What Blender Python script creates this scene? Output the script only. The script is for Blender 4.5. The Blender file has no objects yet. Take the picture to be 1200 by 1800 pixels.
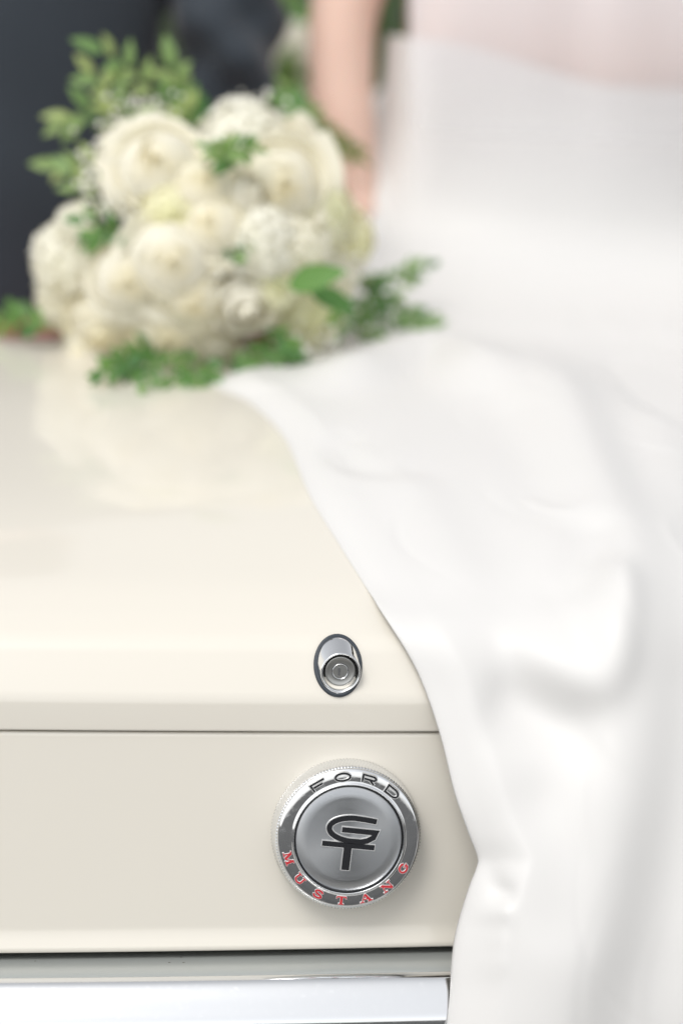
import bpy, bmesh, math, random
import numpy as np
from mathutils import Vector, Matrix

random.seed(7); rng = np.random.default_rng(7)
scn = bpy.context.scene
COL = scn.collection
rad = math.radians

# ------------------------------------------------------------------ camera
PITCH, YAW, ROLL = rad(15), rad(7), rad(2.5)
fwd = Vector((math.sin(YAW)*math.cos(PITCH), math.cos(YAW)*math.cos(PITCH), -math.sin(PITCH)))
rt0 = Vector((math.cos(YAW), -math.sin(YAW), 0)); up0 = rt0.cross(fwd)
rt = rt0*math.cos(ROLL)+up0*math.sin(ROLL); upv = up0*math.cos(ROLL)-rt0*math.sin(ROLL)
cd = bpy.data.cameras.new('camera'); cam = bpy.data.objects.new('camera', cd); COL.objects.link(cam)
M = Matrix((rt, upv, -fwd)).transposed().to_4x4(); M.translation = Vector((-0.2141, -1.6372, 1.3812))
cam.matrix_world = M
cd.sensor_fit = 'VERTICAL'; cd.sensor_height = 36; cd.sensor_width = 24; cd.lens = 85
cd.clip_start = .05; cd.clip_end = 1000
cd.dof.use_dof = True; cd.dof.focus_distance = 1.752; cd.dof.aperture_fstop = 1.8; cd.dof.aperture_blades = 0
scn.camera = cam

# ------------------------------------------------------------------ world, sun, exposure
SUN_EL, SUN_AZ = rad(57), rad(220)          # azimuth clockwise from +Y (car front)
w = bpy.data.worlds.new('World'); scn.world = w; w.use_nodes = True
nt = w.node_tree; nt.nodes.clear()
sky = nt.nodes.new('ShaderNodeTexSky'); sky.sky_type = 'NISHITA'; sky.sun_disc = False
sky.sun_elevation = SUN_EL; sky.sun_rotation = SUN_AZ; sky.air_density = 1.0; sky.dust_density = 1.6; sky.ozone_density = 1.0
hs = nt.nodes.new('ShaderNodeHueSaturation'); hs.inputs['Saturation'].default_value = .10
bg = nt.nodes.new('ShaderNodeBackground'); bg.inputs['Strength'].default_value = .15
wo = nt.nodes.new('ShaderNodeOutputWorld')
nt.links.new(sky.outputs[0], hs.inputs['Color']); nt.links.new(hs.outputs[0], bg.inputs[0]); nt.links.new(bg.outputs[0], wo.inputs[0])
sl = bpy.data.lights.new('sun', 'SUN'); sl.energy = 1.0; sl.angle = rad(28); sl.color = (1, .955, .895)
so = bpy.data.objects.new('sun', sl); COL.objects.link(so)
sd = Vector((math.sin(SUN_AZ)*math.cos(SUN_EL), math.cos(SUN_AZ)*math.cos(SUN_EL), math.sin(SUN_EL)))
so.rotation_euler = (-sd).to_track_quat('-Z', 'Y').to_euler(); so.location = sd*20
scn.view_settings.view_transform = 'Standard'; scn.view_settings.look = 'None'
scn.view_settings.gamma = 1; scn.view_settings.use_curve_mapping = False
scn.view_settings.exposure = 0.43
scn.render.engine = 'CYCLES'
scn.cycles.use_denoising = True
scn.cycles.max_bounces = 12; scn.cycles.diffuse_bounces = 7; scn.cycles.transparent_max_bounces = 12

# ------------------------------------------------------------------ helpers
def link(o, parent=None):
    COL.objects.link(o)
    if parent is not None: o.parent = parent
    return o
def empty(name, loc=(0, 0, 0), parent=None):
    o = bpy.data.objects.new(name, None); o.location = loc; o.empty_display_size = .05
    return link(o, parent)
def tag(o, label=None, cat=None, group=None, kind=None):
    if label: o['label'] = label
    if cat: o['category'] = cat
    if group: o['group'] = group
    if kind: o['kind'] = kind
    return o
def mesh(name, V, Fc, mats, parent=None, smooth=True, mi=None):
    me = bpy.data.meshes.new(name); me.from_pydata([tuple(map(float, v)) for v in V], [], [tuple(map(int, f)) for f in Fc])
    for m in (mats if isinstance(mats, (list, tuple)) else [mats]): me.materials.append(m)
    if smooth: me.polygons.foreach_set('use_smooth', [True]*len(me.polygons))
    if mi is not None: me.polygons.foreach_set('material_index', mi)
    me.update()
    return link(bpy.data.objects.new(name, me), parent)
def grid_faces(nr, nc, closed=False, flip=False, off=0):
    F = []
    for i in range(nr-1):
        for j in range(nc if closed else nc-1):
            k = (j+1) % nc
            f = (off+i*nc+j, off+i*nc+k, off+(i+1)*nc+k, off+(i+1)*nc+j)
            F.append(f[::-1] if flip else f)
    return F
def fillet(pts, radii, n=7):
    out = [np.array(pts[0], float)]
    for i in range(1, len(pts)-1):
        p0, p, p1 = (np.array(q, float) for q in pts[i-1:i+2]); r = radii[i]
        if r <= 0: out.append(p); continue
        a = (p0-p); b = (p1-p); la, lb = np.linalg.norm(a), np.linalg.norm(b)
        t = min(r, .48*la, .48*lb); A = p+a/la*t; B = p+b/lb*t
        for k in range(n+1):
            u = k/n; out.append((1-u)**2*A+2*u*(1-u)*p+u*u*B)
    out.append(np.array(pts[-1], float)); return np.array(out)
def catmull(P, n=12):
    P = np.array(P, float); Q = np.vstack([2*P[0]-P[1], P, 2*P[-1]-P[-2]]); out = []
    for i in range(1, len(Q)-2):
        p0, p1, p2, p3 = Q[i-1:i+3]
        for k in range(n):
            t = k/n; out.append(.5*((2*p1)+(-p0+p2)*t+(2*p0-5*p1+4*p2-p3)*t*t+(-p0+3*p1-3*p2+p3)*t**3))
    out.append(Q[-2]); return np.array(out)
def sstep(a, b, x): t = np.clip((x-a)/(b-a), 0, 1); return t*t*(3-2*t)

# ------------------------------------------------------------------ materials
def mat(name, base=(.5, .5, .5), rough=.5, metal=0., **kw):
    m = bpy.data.materials.new(name); m.use_nodes = True
    b = m.node_tree.nodes['Principled BSDF']
    b.inputs['Base Color'].default_value = (*base, 1); b.inputs['Roughness'].default_value = rough; b.inputs['Metallic'].default_value = metal
    for k, v in kw.items(): b.inputs[k.replace('_', ' ')].default_value = v
    return m
def nodes(m): return m.node_tree, m.node_tree.nodes['Principled BSDF']
def noise_bump(m, scale, strength, dist, detail=3, coat=False, coord='Object'):
    t, b = nodes(m); tc = t.nodes.new('ShaderNodeTexCoord'); n = t.nodes.new('ShaderNodeTexNoise'); n.inputs['Scale'].default_value = scale; n.inputs['Detail'].default_value = detail
    bp = t.nodes.new('ShaderNodeBump'); bp.inputs['Strength'].default_value = strength; bp.inputs['Distance'].default_value = dist
    t.links.new(tc.outputs[coord], n.inputs['Vector']); t.links.new(n.outputs[0], bp.inputs['Height']); t.links.new(bp.outputs[0], b.inputs['Normal'])
    if coat: t.links.new(bp.outputs[0], b.inputs['Coat Normal'])
    return n
def noise_color(m, scale, c0, c1, lo=.35, hi=.65, detail=4, coord='Object'):
    t, b = nodes(m); tc = t.nodes.new('ShaderNodeTexCoord'); n = t.nodes.new('ShaderNodeTexNoise'); n.inputs['Scale'].default_value = scale; n.inputs['Detail'].default_value = detail
    r = t.nodes.new('ShaderNodeValToRGB'); r.color_ramp.elements[0].position = lo; r.color_ramp.elements[1].position = hi
    r.color_ramp.elements[0].color = (*c0, 1); r.color_ramp.elements[1].color = (*c1, 1)
    t.links.new(tc.outputs[coord], n.inputs['Vector']); t.links.new(n.outputs[0], r.inputs[0]); t.links.new(r.outputs[0], b.inputs['Base Color'])
    return r

PAINT = mat('cream_paint', (.75, .714, .636), .32, 0, Coat_Weight=1.0, Coat_Roughness=.02, Coat_IOR=1.5, Specular_IOR_Level=.3)
noise_bump(PAINT, 5, .025, .01, 2, coat=True)
def specks(m, base, dirt, scale, thr):
    t, b = nodes(m); tc = t.nodes.new('ShaderNodeTexCoord'); v = t.nodes.new('ShaderNodeTexVoronoi'); v.inputs['Scale'].default_value = scale
    n = t.nodes.new('ShaderNodeTexNoise'); n.inputs['Scale'].default_value = scale*.23
    mm = t.nodes.new('ShaderNodeMath'); mm.operation = 'LESS_THAN'; mm.inputs[1].default_value = thr
    m2 = t.nodes.new('ShaderNodeMath'); m2.operation = 'GREATER_THAN'; m2.inputs[1].default_value = .60
    m3 = t.nodes.new('ShaderNodeMath'); m3.operation = 'MULTIPLY'
    mx = t.nodes.new('ShaderNodeMix'); mx.data_type = 'RGBA'; mx.inputs[6].default_value = (*base, 1); mx.inputs[7].default_value = (*dirt, 1)
    L = t.links.new
    L(tc.outputs['Object'], v.inputs['Vector']); L(tc.outputs['Object'], n.inputs['Vector']); L(v.outputs['Distance'], mm.inputs[0]); L(n.outputs[0], m2.inputs[0])
    L(mm.outputs[0], m3.inputs[0]); L(m2.outputs[0], m3.inputs[1]); L(m3.outputs[0], mx.inputs[0]); L(mx.outputs[2], b.inputs['Base Color'])
FILLER = mat('grey_filler_paint', (.34, .36, .35), .35, 0, Coat_Weight=.5, Coat_Roughness=.1)
specks(FILLER, (.34, .36, .35), (.10, .09, .07), 90, .09)
CHROME = mat('chrome', (.86, .87, .88), .045, 1)
noise_bump(CHROME, 18, .02, .004, 2)
t, b = nodes(CHROME); tc = t.nodes.new('ShaderNodeTexCoord'); nn = t.nodes.new('ShaderNodeTexNoise'); nn.inputs['Scale'].default_value = 260; nn.inputs['Detail'].default_value = 6; mr = t.nodes.new('ShaderNodeMapRange'); mr.inputs[1].default_value = .45; mr.inputs[2].default_value = .75; mr.inputs[3].default_value = .03; mr.inputs[4].default_value = .20
t.links.new(tc.outputs['Object'], nn.inputs['Vector']); t.links.new(nn.outputs[0], mr.inputs[0]); t.links.new(mr.outputs[0], b.inputs['Roughness'])   # pitting and haze
CHROME_W = mat('worn_chrome', (.80, .81, .82), .10, 1)
noise_bump(CHROME_W, 900, .12, .0002, 2)
BLACKE = mat('black_enamel', (.012, .013, .016), .25, 0, Coat_Weight=.6)
REDE = mat('red_enamel', (.55, .035, .045), .3, 0, Coat_Weight=.6)
EDGEM = mat('raised_bright_edge', (.93, .93, .92), .42, 1)
RUBBER = mat('dark_rubber', (.035, .045, .058), .42)
DARK = mat('recess_shade_black', (.015, .015, .016), .7)  # shade inside seams and the lock recess, put into the colour
REDV = mat('red_vinyl', (.30, .045, .05), .45); noise_bump(REDV, 400, .3, .001)
STEEL = mat('dull_steel', (.50, .50, .48), .33, 1); noise_bump(STEEL, 1500, .15, .0002)
BRUSH = mat('brushed_disc_metal', (.47, .485, .50), .36, 1, Anisotropic=.75)
t, b = nodes(BRUSH)
tg = t.nodes.new('ShaderNodeTangent'); tg.direction_type = 'RADIAL'; tg.axis = 'Z'; t.links.new(tg.outputs[0], b.inputs['Tangent'])
tc = t.nodes.new('ShaderNodeTexCoord'); ln = t.nodes.new('ShaderNodeVectorMath'); ln.operation = 'LENGTH'
sx = t.nodes.new('ShaderNodeVectorMath'); sx.operation = 'MULTIPLY'; sx.inputs[1].default_value = (1, 1, 0)
nz = t.nodes.new('ShaderNodeTexNoise'); nz.noise_dimensions = '1D'; nz.inputs['Scale'].default_value = 2600; nz.inputs['Detail'].default_value = 3
bp = t.nodes.new('ShaderNodeBump'); bp.inputs['Strength'].default_value = .22; bp.inputs['Distance'].default_value = .0002
t.links.new(tc.outputs['Object'], sx.inputs[0]); t.links.new(sx.outputs[0], ln.inputs[0]); t.links.new(ln.outputs['Value'], nz.inputs['W']); t.links.new(nz.outputs[0], bp.inputs['Height']); t.links.new(bp.outputs[0], b.inputs['Normal'])
SATIN = mat('white_satin', (.69, .683, .670), .50, 0, Sheen_Weight=.1, Sheen_Roughness=.4, Specular_IOR_Level=.5)
nb = noise_bump(SATIN, 900, .10, .0004, 2)
SUIT = mat('charcoal_suit_wool', (.024, .033, .045), .8, 0, Sheen_Weight=.2, Sheen_Roughness=.5); noise_bump(SUIT, 700, .3, .001)
SKIN = mat('skin', (.78, .54, .44), .5, 0, Subsurface_Weight=.15, Subsurface_Scale=.01); b = nodes(SKIN)[1]; b.inputs['Subsurface Radius'].default_value = (1, .35, .2)
HAIR_D = mat('dark_brown_hair', (.03, .018, .011), .5); noise_bump(HAIR_D, 160, .6, .004)
HAIR_B = mat('light_brown_hair', (.13, .075, .035), .5); noise_bump(HAIR_B, 160, .6, .004)
ASPH = mat('asphalt', (.06, .06, .06), .85); noise_color(ASPH, 3, (.045, .046, .048), (.075, .075, .073)); noise_bump(ASPH, 150, .6, .01)
VEIL = bpy.data.materials.new('tulle'); VEIL.use_nodes = True; t = VEIL.node_tree; t.nodes.clear()
o_ = t.nodes.new('ShaderNodeOutputMaterial'); mx = t.nodes.new('ShaderNodeMixShader'); tr = t.nodes.new('ShaderNodeBsdfTransparent'); df = t.nodes.new('ShaderNodeBsdfDiffuse'); tl = t.nodes.new('ShaderNodeBsdfTranslucent'); m2 = t.nodes.new('ShaderNodeMixShader')
df.inputs[0].default_value = (.93, .91, .93, 1); tl.inputs[0].default_value = (.88, .85, .86, 1); m2.inputs[0].default_value = .15; vt = t.nodes.new('ShaderNodeTexCoord'); vs = t.nodes.new('ShaderNodeSeparateXYZ'); vm = t.nodes.new('ShaderNodeMapRange'); vm.inputs[1].default_value = .10; vm.inputs[2].default_value = .36; vm.inputs[3].default_value = .02; vm.inputs[4].default_value = .86; t.links.new(vt.outputs['Object'], vs.inputs[0]); t.links.new(vs.outputs[2], vm.inputs[0]); t.links.new(vm.outputs[0], mx.inputs[0])   # gathered at the comb, one thin layer at the hem
t.links.new(df.outputs[0], m2.inputs[1]); t.links.new(tl.outputs[0], m2.inputs[2]); t.links.new(tr.outputs[0], mx.inputs[1]); t.links.new(m2.outputs[0], mx.inputs[2]); t.links.new(mx.outputs[0], o_.inputs[0])
def petal_mat(name, inner, outer, r):
    m = mat(name, outer, .55, 0, Sheen_Weight=.1)
    t, b = nodes(m); tc = t.nodes.new('ShaderNodeTexCoord'); sx = t.nodes.new('ShaderNodeVectorMath'); sx.operation = 'MULTIPLY'; sx.inputs[1].default_value = (1/r, 1/r, 0)
    ln = t.nodes.new('ShaderNodeVectorMath'); ln.operation = 'LENGTH'; rp = t.nodes.new('ShaderNodeValToRGB')
    rp.color_ramp.elements[0].color = (*inner, 1); rp.color_ramp.elements[1].color = (*outer, 1); rp.color_ramp.elements[0].position = .1; rp.color_ramp.elements[1].position = .75
    t.links.new(tc.outputs['Object'], sx.inputs[0]); t.links.new(sx.outputs[0], ln.inputs[0]); t.links.new(ln.outputs['Value'], rp.inputs[0]); t.links.new(rp.outputs[0], b.inputs['Base Color'])
    oi = t.nodes.new('ShaderNodeObjectInfo'); r2 = t.nodes.new('ShaderNodeValToRGB'); r2.color_ramp.elements[0].color = (1, 1, 1, 1); r2.color_ramp.elements[1].color = (1, .98, .90, 1)
    mu = t.nodes.new('ShaderNodeMix'); mu.data_type = 'RGBA'; mu.blend_type = 'MULTIPLY'; mu.inputs[0].default_value = 1
    t.links.new(oi.outputs['Random'], r2.inputs[0]); t.links.new(rp.outputs[0], mu.inputs[6]); t.links.new(r2.outputs[0], mu.inputs[7]); t.links.new(mu.outputs[2], b.inputs['Base Color'])   # every bloom its own tint
    tl = t.nodes.new('ShaderNodeBsdfTranslucent'); t.links.new(mu.outputs[2], tl.inputs[0]); ms = t.nodes.new('ShaderNodeMixShader'); ms.inputs[0].default_value = .22
    out = t.nodes['Material Output']; t.links.new(b.outputs[0], ms.inputs[1]); t.links.new(tl.outputs[0], ms.inputs[2]); t.links.new(ms.outputs[0], out.inputs[0])
    return m
ROSE = petal_mat('ivory_rose_petal', (.94, .88, .66), (.93, .905, .79), .030)
BUD = petal_mat('white_rose_petal', (.94, .92, .82), (.94, .93, .88), .034)
HYDR = petal_mat('cream_hydrangea_petal', (.92, .91, .80), (.92, .91, .82), .034)
HYDG = petal_mat('green_tinged_hydrangea_petal', (.88, .88, .58), (.90, .89, .68), .034)
def leaf_mat(name, c0, c1, rough=.45):
    m = mat(name, c0, rough, 0, Specular_IOR_Level=.4); t, b = nodes(m)
    oi = t.nodes.new('ShaderNodeObjectInfo'); rp = t.nodes.new('ShaderNodeValToRGB'); rp.color_ramp.elements[0].color = (*c0, 1); rp.color_ramp.elements[1].color = (*c1, 1)
    t.links.new(oi.outputs['Random'], rp.inputs[0]); t.links.new(rp.outputs[0], b.inputs['Base Color'])
    # thin leaves let light through
    tl = t.nodes.new('ShaderNodeBsdfTranslucent'); t.links.new(rp.outputs[0], tl.inputs[0]); ms = t.nodes.new('ShaderNodeMixShader'); ms.inputs[0].default_value = .3
    out = t.nodes['Material Output']; t.links.new(b.outputs[0], ms.inputs[1]); t.links.new(tl.outputs[0], ms.inputs[2]); t.links.new(ms.outputs[0], out.inputs[0])
    return m
LEAF_P = leaf_mat('pale_ruscus_leaf', (.20, .35, .12), (.46, .56, .20))
LEAF_D = leaf_mat('deep_green_leaf', (.07, .21, .055), (.20, .37, .09))
LEAF_F = leaf_mat('fern_green_leaf', (.12, .26, .08), (.27, .41, .12))
LEAF_O = leaf_mat('olive_frond', (.16, .20, .05), (.26, .28, .09))
STEM = mat('green_stem', (.16, .22, .08), .6)

# ------------------------------------------------------------------ ground and far hedge
g = mesh('ground', [(-400, -400, 0), (400, -400, 0), (400, 400, 0), (-400, 400, 0)], [(0, 1, 2, 3)], ASPH, smooth=False); tag(g, kind='structure')
CONC = mat('pale_bounce_concrete', (.36, .35, .33), .85); noise_color(CONC, 4, (.32, .31, .29), (.40, .39, .37)); noise_bump(CONC, 90, .4, .004)
pv = mesh('bounce_slab', [(-4, -1.3, .004), (4, -1.3, .004), (4, 6, .004), (-4, 6, .004)], [(0, 1, 2, 3)], CONC, smooth=False); tag(pv, kind='structure')  # unseen pale slab added to bounce light up; kept short so chrome reflects asphalt
HEDGE_LEAF = mat('hedge_leaf', (.07, .16, .03), .5); noise_color(HEDGE_LEAF, 6, (.045, .13, .03), (.16, .27, .06))
hd = empty('hedge', (1.5, 9, 0)); tag(hd, 'blurred green hedge far behind the seated couple', 'hedge')
V = []; Fc = []
n = 26000
P_ = np.c_[rng.uniform(-4, 4, n), rng.uniform(-.6, .6, n), rng.uniform(0.02, 2.5, n)]
P_[:, 1] -= .25*np.sin(P_[:, 0]*2.1)+.2*np.sin(P_[:, 2]*3+P_[:, 0])
P_[:, 2] *= 1+.08*np.sin(P_[:, 0]*3.3)
for p in P_:
    q = Matrix.Rotation(random.uniform(0, 6.28), 3, 'Z') @ Matrix.Rotation(random.uniform(-1.2, 1.2), 3, 'X')
    s = random.uniform(.035, .07)
    for c in ((-s*.5, 0, 0), (0, -s, 0), (s*.5, 0, 0), (0, s, 0)): V.append(Vector(p)+q @ Vector(c))
    k = len(V); Fc.append((k-4, k-3, k-2, k-1))
fo = mesh('foliage', V, Fc, HEDGE_LEAF, hd, smooth=False); fo['kind'] = 'stuff'
V = []; Fc = []
for i in range(16):
    x = -3.8+i*.5; k = len(V)
    for z, r in ((0, .05), (1.1, .035), (2.1, .01)):
        for a in range(6): V.append((x+r*math.cos(a*1.047)+.1*z*math.sin(i*5), r*math.sin(a*1.047)-.05*z, z))
    Fc += grid_faces(3, 6, True, off=k)
    mesh('stem', V[k:], [tuple(q-k for q in f) for f in grid_faces(3, 6, True, off=k)], STEM, hd)

# ------------------------------------------------------------------ car
car = empty('car', (0, .6, 0)); tag(car, 'cream classic convertible car seen from behind with chrome fuel cap and bumper', 'car')
CARM = Matrix.Translation((0, -.6, 0))
def cmesh(name, V, Fc, m, parent=None, **kw):   # world coordinates -> child of car
    V = [(v[0], v[1]-.6, v[2]) for v in V]; return mesh(name, V, Fc, m, car, **kw)
def bow(x): return .016*(x/.6)**2
def crown(x): return -.016*(abs(x)/.6)**2.2
def extrude_profile(name, prof, xs, m, crown_z=lambda x, p: 0., bow_y=lambda x, p: bow(x), flip=False):
    V = []
    for x in xs:
        for p in prof: V.append((x, p[0]+bow_y(x, p), p[1]+crown_z(x, p)))
    return cmesh(name, V, grid_faces(len(xs), len(prof), flip=flip), m)
XS = np.linspace(-.62, .62, 81)
# trunk lid: turned-under lip, upright lip face, raised lock face, long gently rising top
lid_top = catmull([(.0325, .8325), (.068, .8465), (.12, .8615), (.25, .888), (.45, .914), (.60, .926), (.675, .930)], 8)
lid_ctrl = [(.05, .7715), (.012, .7705), (.0075, .7705), (.0095, .7945)]+[tuple(lid_top[0])]
lip = fillet([(.05, .772), (.0075, .7712), (.0098, .7958), (.0325, .8325), tuple(lid_top[6])], [0, .0022, .0055, .010, 0], 9)
prof = np.vstack([lip[:-1], lid_top[6:], [(.684, .9285), (.686, .920), (.686, .905)]])
extrude_profile('trunk_lid', prof, XS, PAINT, crown_z=lambda x, p: crown(x)*sstep(.02, .3, p[0]))
# tail panel
tn = math.tan(rad(8))
pt = lambda z: ((z-.7)*tn, z)
prof = fillet([(.06, .7704), (pt(.7695)[0]+.001, .7696), pt(.7676), pt(.6235), (-.0155, .6135), (-.0150, .6100), (.03, .6080)], [0, .0012, .001, .010, .0022, .002, 0], 8)
tp = extrude_profile('tail_panel', prof, XS, PAINT, flip=True, crown_z=lambda x, p: (.010*x if p[1] < .65 else 0.))
# filler strip under the panel, chrome bumper
prof = catmull([(.06, .580), (.03, .594), (.006, .6010), (-.018, .6050), (-.0365, .6070), (-.0455, .6060), (-.047, .600), (-.046, .585)], 6)
extrude_profile('filler_panel', prof, XS*1.25, FILLER, flip=False, crown_z=lambda x, p: .010*x)
prof = catmull([(-.049, .575), (-.0485, .600), (-.0500, .6065), (-.0535, .6085), (-.0600, .6066), (-.0668, .6004), (-.0732, .5920), (-.0775, .5853), (-.0790, .5785), (-.0796, .569), (-.0798, .557), (-.0792, .541), (-.0772, .522), (-.0735, .502), (-.066, .486), (-.058, .474), (-.045, .471)], 7)
extrude_profile('bumper', prof, XS*1.3, CHROME, bow_y=lambda x, p: bow(x)*1.3, crown_z=lambda x, p: .010*x)
# near-black box behind panel / lid seams; its colour supplies the shade in the gaps
cmesh('trunk_recess', [(x, y, z) for z in (.45, .80) for x, y in ((-.6, .055), (.6, .055), (.6, .60), (-.6, .60))], [(0, 1, 5, 4), (1, 2, 6, 5), (2, 3, 7, 6), (3, 0, 4, 7), (3, 2, 1, 0)], DARK, smooth=False)
# quarter panels
for s in (-1, 1):
    V = []; ys = np.linspace(0, 2.0, 30); pr = fillet([(.626, .86), (.628, .925), (.70, .925), (.83, .84), (.865, .66), (.85, .40), (.80, .26), (.626, .26)], [0, .006, .03, .06, .06, .05, .01, 0], 6)
    for y in ys:
        for q in pr:
            zt = q[1]
            if q[1] > .7: zt = q[1]-.07*(1-sstep(0, .55, y))*sstep(.7, .9, q[1])
            V.append((s*q[0], y-.005+.03*max(0, (q[0]-.62)), zt))
    k = len(V)
    quarter = cmesh('quarter_panel', V, grid_faces(len(ys), len(pr), flip=(s > 0))+[tuple(range(len(pr)))], PAINT)
prof = [(-.02, .47), (-.005, .44), (.02, .36), (.08, .28)]
extrude_profile('valance', catmull(prof, 5), XS*1.25, PAINT, flip=True)
# folded-top boot in red vinyl behind the lid
prof = fillet([(.689, .86), (.689, .9370), (.712, .9400), (.73, .905), (.80, .898), (1.30, .898), (1.42, .87), (1.44, .40)], [0, .006, .009, .01, .1, .05, .04, 0], 6)
extrude_profile('convertible_boot', prof, XS*1.0, REDV, bow_y=lambda x, p: 0.)

# fuel cap -----------------------------------------------------------
nrm = Vector((0, -math.cos(rad(8)), math.sin(rad(8)))); upp = Vector((0, math.sin(rad(8)), math.cos(rad(8))))
cap = empty('fuel_cap', parent=car)
Rm = Matrix((Vector((1, 0, 0)), upp, nrm)).transposed().to_4x4() @ Matrix.Rotation(rad(-5.5), 4, 'Z')
Rm.translation = Vector((0, -.022, .70))-nrm*.022-Vector((0, .6, 0)); cap.matrix_local = Rm
tag(cap, 'round chrome fuel cap with black emblem and red lettering')
def lathe(name, prof, m, parent, seg=128, mod=None):
    V = []
    for i in range(seg):
        a = 2*math.pi*i/seg
        for j, (r, z) in enumerate(prof):
            rr, aa = (mod(r, z, i, a) if mod else (r, a)); V.append((rr*math.cos(aa), rr*math.sin(aa), z))
    n = len(prof); Fc = []
    for i in range(seg):
        k = (i+1) % seg
        for j in range(n-1): Fc.append((i*n+j, k*n+j, k*n+j+1, i*n+j+1))
    return mesh(name, V, Fc, m, parent)
# diagonal knurling: 190 teeth
def knurl(r, z, i, a):
    t = [0, .5, 1, .5][i % 4]; return (r+.0009*t-.0003+(.0186-z)*.10, a+(z-.01)*6.0) if z > .0005 else (r, a)
lathe('knurled_skirt', [(.0515, -.001), (.0528, .0015)]+[(.0526, z) for z in np.linspace(.002, .0186, 8)]+[(.0515, .0192)], CHROME_W, cap, seg=140*4, mod=knurl)
lathe('face_ring', fillet([(.0505, .0150), (.0522, .0180), (.0518, .0207), (.0504, .0217), (.0480, .02205), (.0460, .0222), (.0440, .02225), (.0420, .0223), (.0408, .0232), (.0400, .0232), (.0396, .0180)], [0, .001, .0008, .0012, .001, .001, .001, .0012, .0006, .0005, 0], 5), CHROME, cap, seg=160)
lathe('dark_groove', [(.0399, .0192), (.0378, .0192)], BLACKE, cap, seg=96)
lathe('brushed_disc', [(.0386, .0188), (.0386, .0208), (.0381, .02130), (.0300, .02138), (.0200, .02142), (.0100, .02144), (.00001, .02145)], BRUSH, cap, seg=128)
def stroke2d(pts, w, closed=False):
    P = np.array(pts, float); n = len(P); Lf = []; Rt = []
    for i in range(n):
        a = P[(i-1) % n] if (closed or i > 0) else None; c = P[(i+1) % n] if (closed or i < n-1) else None
        d0 = (P[i]-a)/np.linalg.norm(P[i]-a) if a is not None else None; d1 = (c-P[i])/np.linalg.norm(c-P[i]) if c is not None else None
        if d0 is None: d0 = d1
        if d1 is None: d1 = d0
        n0 = np.array((-d0[1], d0[0])); n1 = np.array((-d1[1], d1[0])); m = n0+n1; m /= max(np.linalg.norm(m), 1e-6)
        k = min(1/max(m@n0, .35), 2.2); Lf.append(P[i]+m*w/2*k); Rt.append(P[i]-m*w/2*k)
    return np.array(Lf), np.array(Rt)
def letter(strokes, parent, place, z0, z1, out, mats, name='letter', bev=.00045):
    """strokes: (points, width, closed) in metres; place(x, y) -> cap plane; outline layer under, fill layer on top"""
    V = []; Fc = []; MI = []
    for layer in (0, 1):
        for si, (pts, wd, cl) in enumerate(strokes):
            P = np.array(pts, float); e = out if layer == 0 else 0
            if not cl and e:
                d = P[0]-P[1]; P[0] = P[0]+d/np.linalg.norm(d)*e; d = P[-1]-P[-2]; P[-1] = P[-1]+d/np.linalg.norm(d)*e
            Lf, Rt = stroke2d(P, wd+2*e, cl); Lb, Rb = stroke2d(P, wd+2*e+(2*bev if layer == 0 else 0), cl); h = z1+(.00014 if layer else 0)+si*.00001
            n = len(P); k = len(V)
            for q in Lf: V.append((*place(*q), h))
            for q in Rt: V.append((*place(*q), h))
            for q in Lb: V.append((*place(*q), z0))
            for q in Rb: V.append((*place(*q), z0))
            m_ = n if cl else n-1
            for i in range(m_):
                j = (i+1) % n
                Fc += [(k+i, k+n+i, k+n+j, k+j), (k+i, k+j, k+2*n+j, k+2*n+i), (k+n+i, k+3*n+i, k+3*n+j, k+n+j)]; MI += [layer]*3
            if not cl:
                Fc += [(k, k+2*n, k+3*n, k+n), (k+n-1, k+2*n-1, k+4*n-1, k+3*n-1)]; MI += [layer]*2
    return mesh(name, V, Fc, mats, parent, smooth=False, mi=MI)
def arcp(cx, cy, rx, ry, a0, a1, n=14): return [(cx+rx*math.cos(rad(a0+(a1-a0)*i/n)), cy+ry*math.sin(rad(a0+(a1-a0)*i/n))) for i in range(n+1)]
mm = .001
I2 = lambda x, y: (x, y)
G = [(18.6, 14.6), (10, 15.4)]+arcp(3, 7.2, 18.2, 8.6, 84, 262, 22)[1:]+[(9, -1.3), (13.5, -.1), (17.6, 2.6), (18.9, 6.4), (-5.8, 6.6)]
letter([([(a*mm, c*mm) for a, c in G], 3.9*mm, False)], cap, I2, .0211, .0222, .5*mm, [EDGEM, BLACKE])
letter([([(-19*mm, -4.7*mm), (19.4*mm, -4.7*mm)], 3.8*mm, False), ([(0, -6.0*mm), (0, -23.0*mm)], 5.8*mm, False)], cap, I2, .0211, .0222, .5*mm, [EDGEM, BLACKE])
def ring_place(ang, rc, flipped):
    A = rad(ang)
    def f(x, y):
        yy = rc+(-y if flipped else y); xx = (-x if flipped else x)   # bottom text: tops toward the centre
        th = A+xx/rc
        return (yy*math.sin(th), yy*math.cos(th))
    return f
def sc(strokes, sx_, sy_, wd): return [([(x*sx_*mm, y*sy_*mm) for x, y in p], w_*wd*mm, c) for p, w_, c in strokes]
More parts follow.
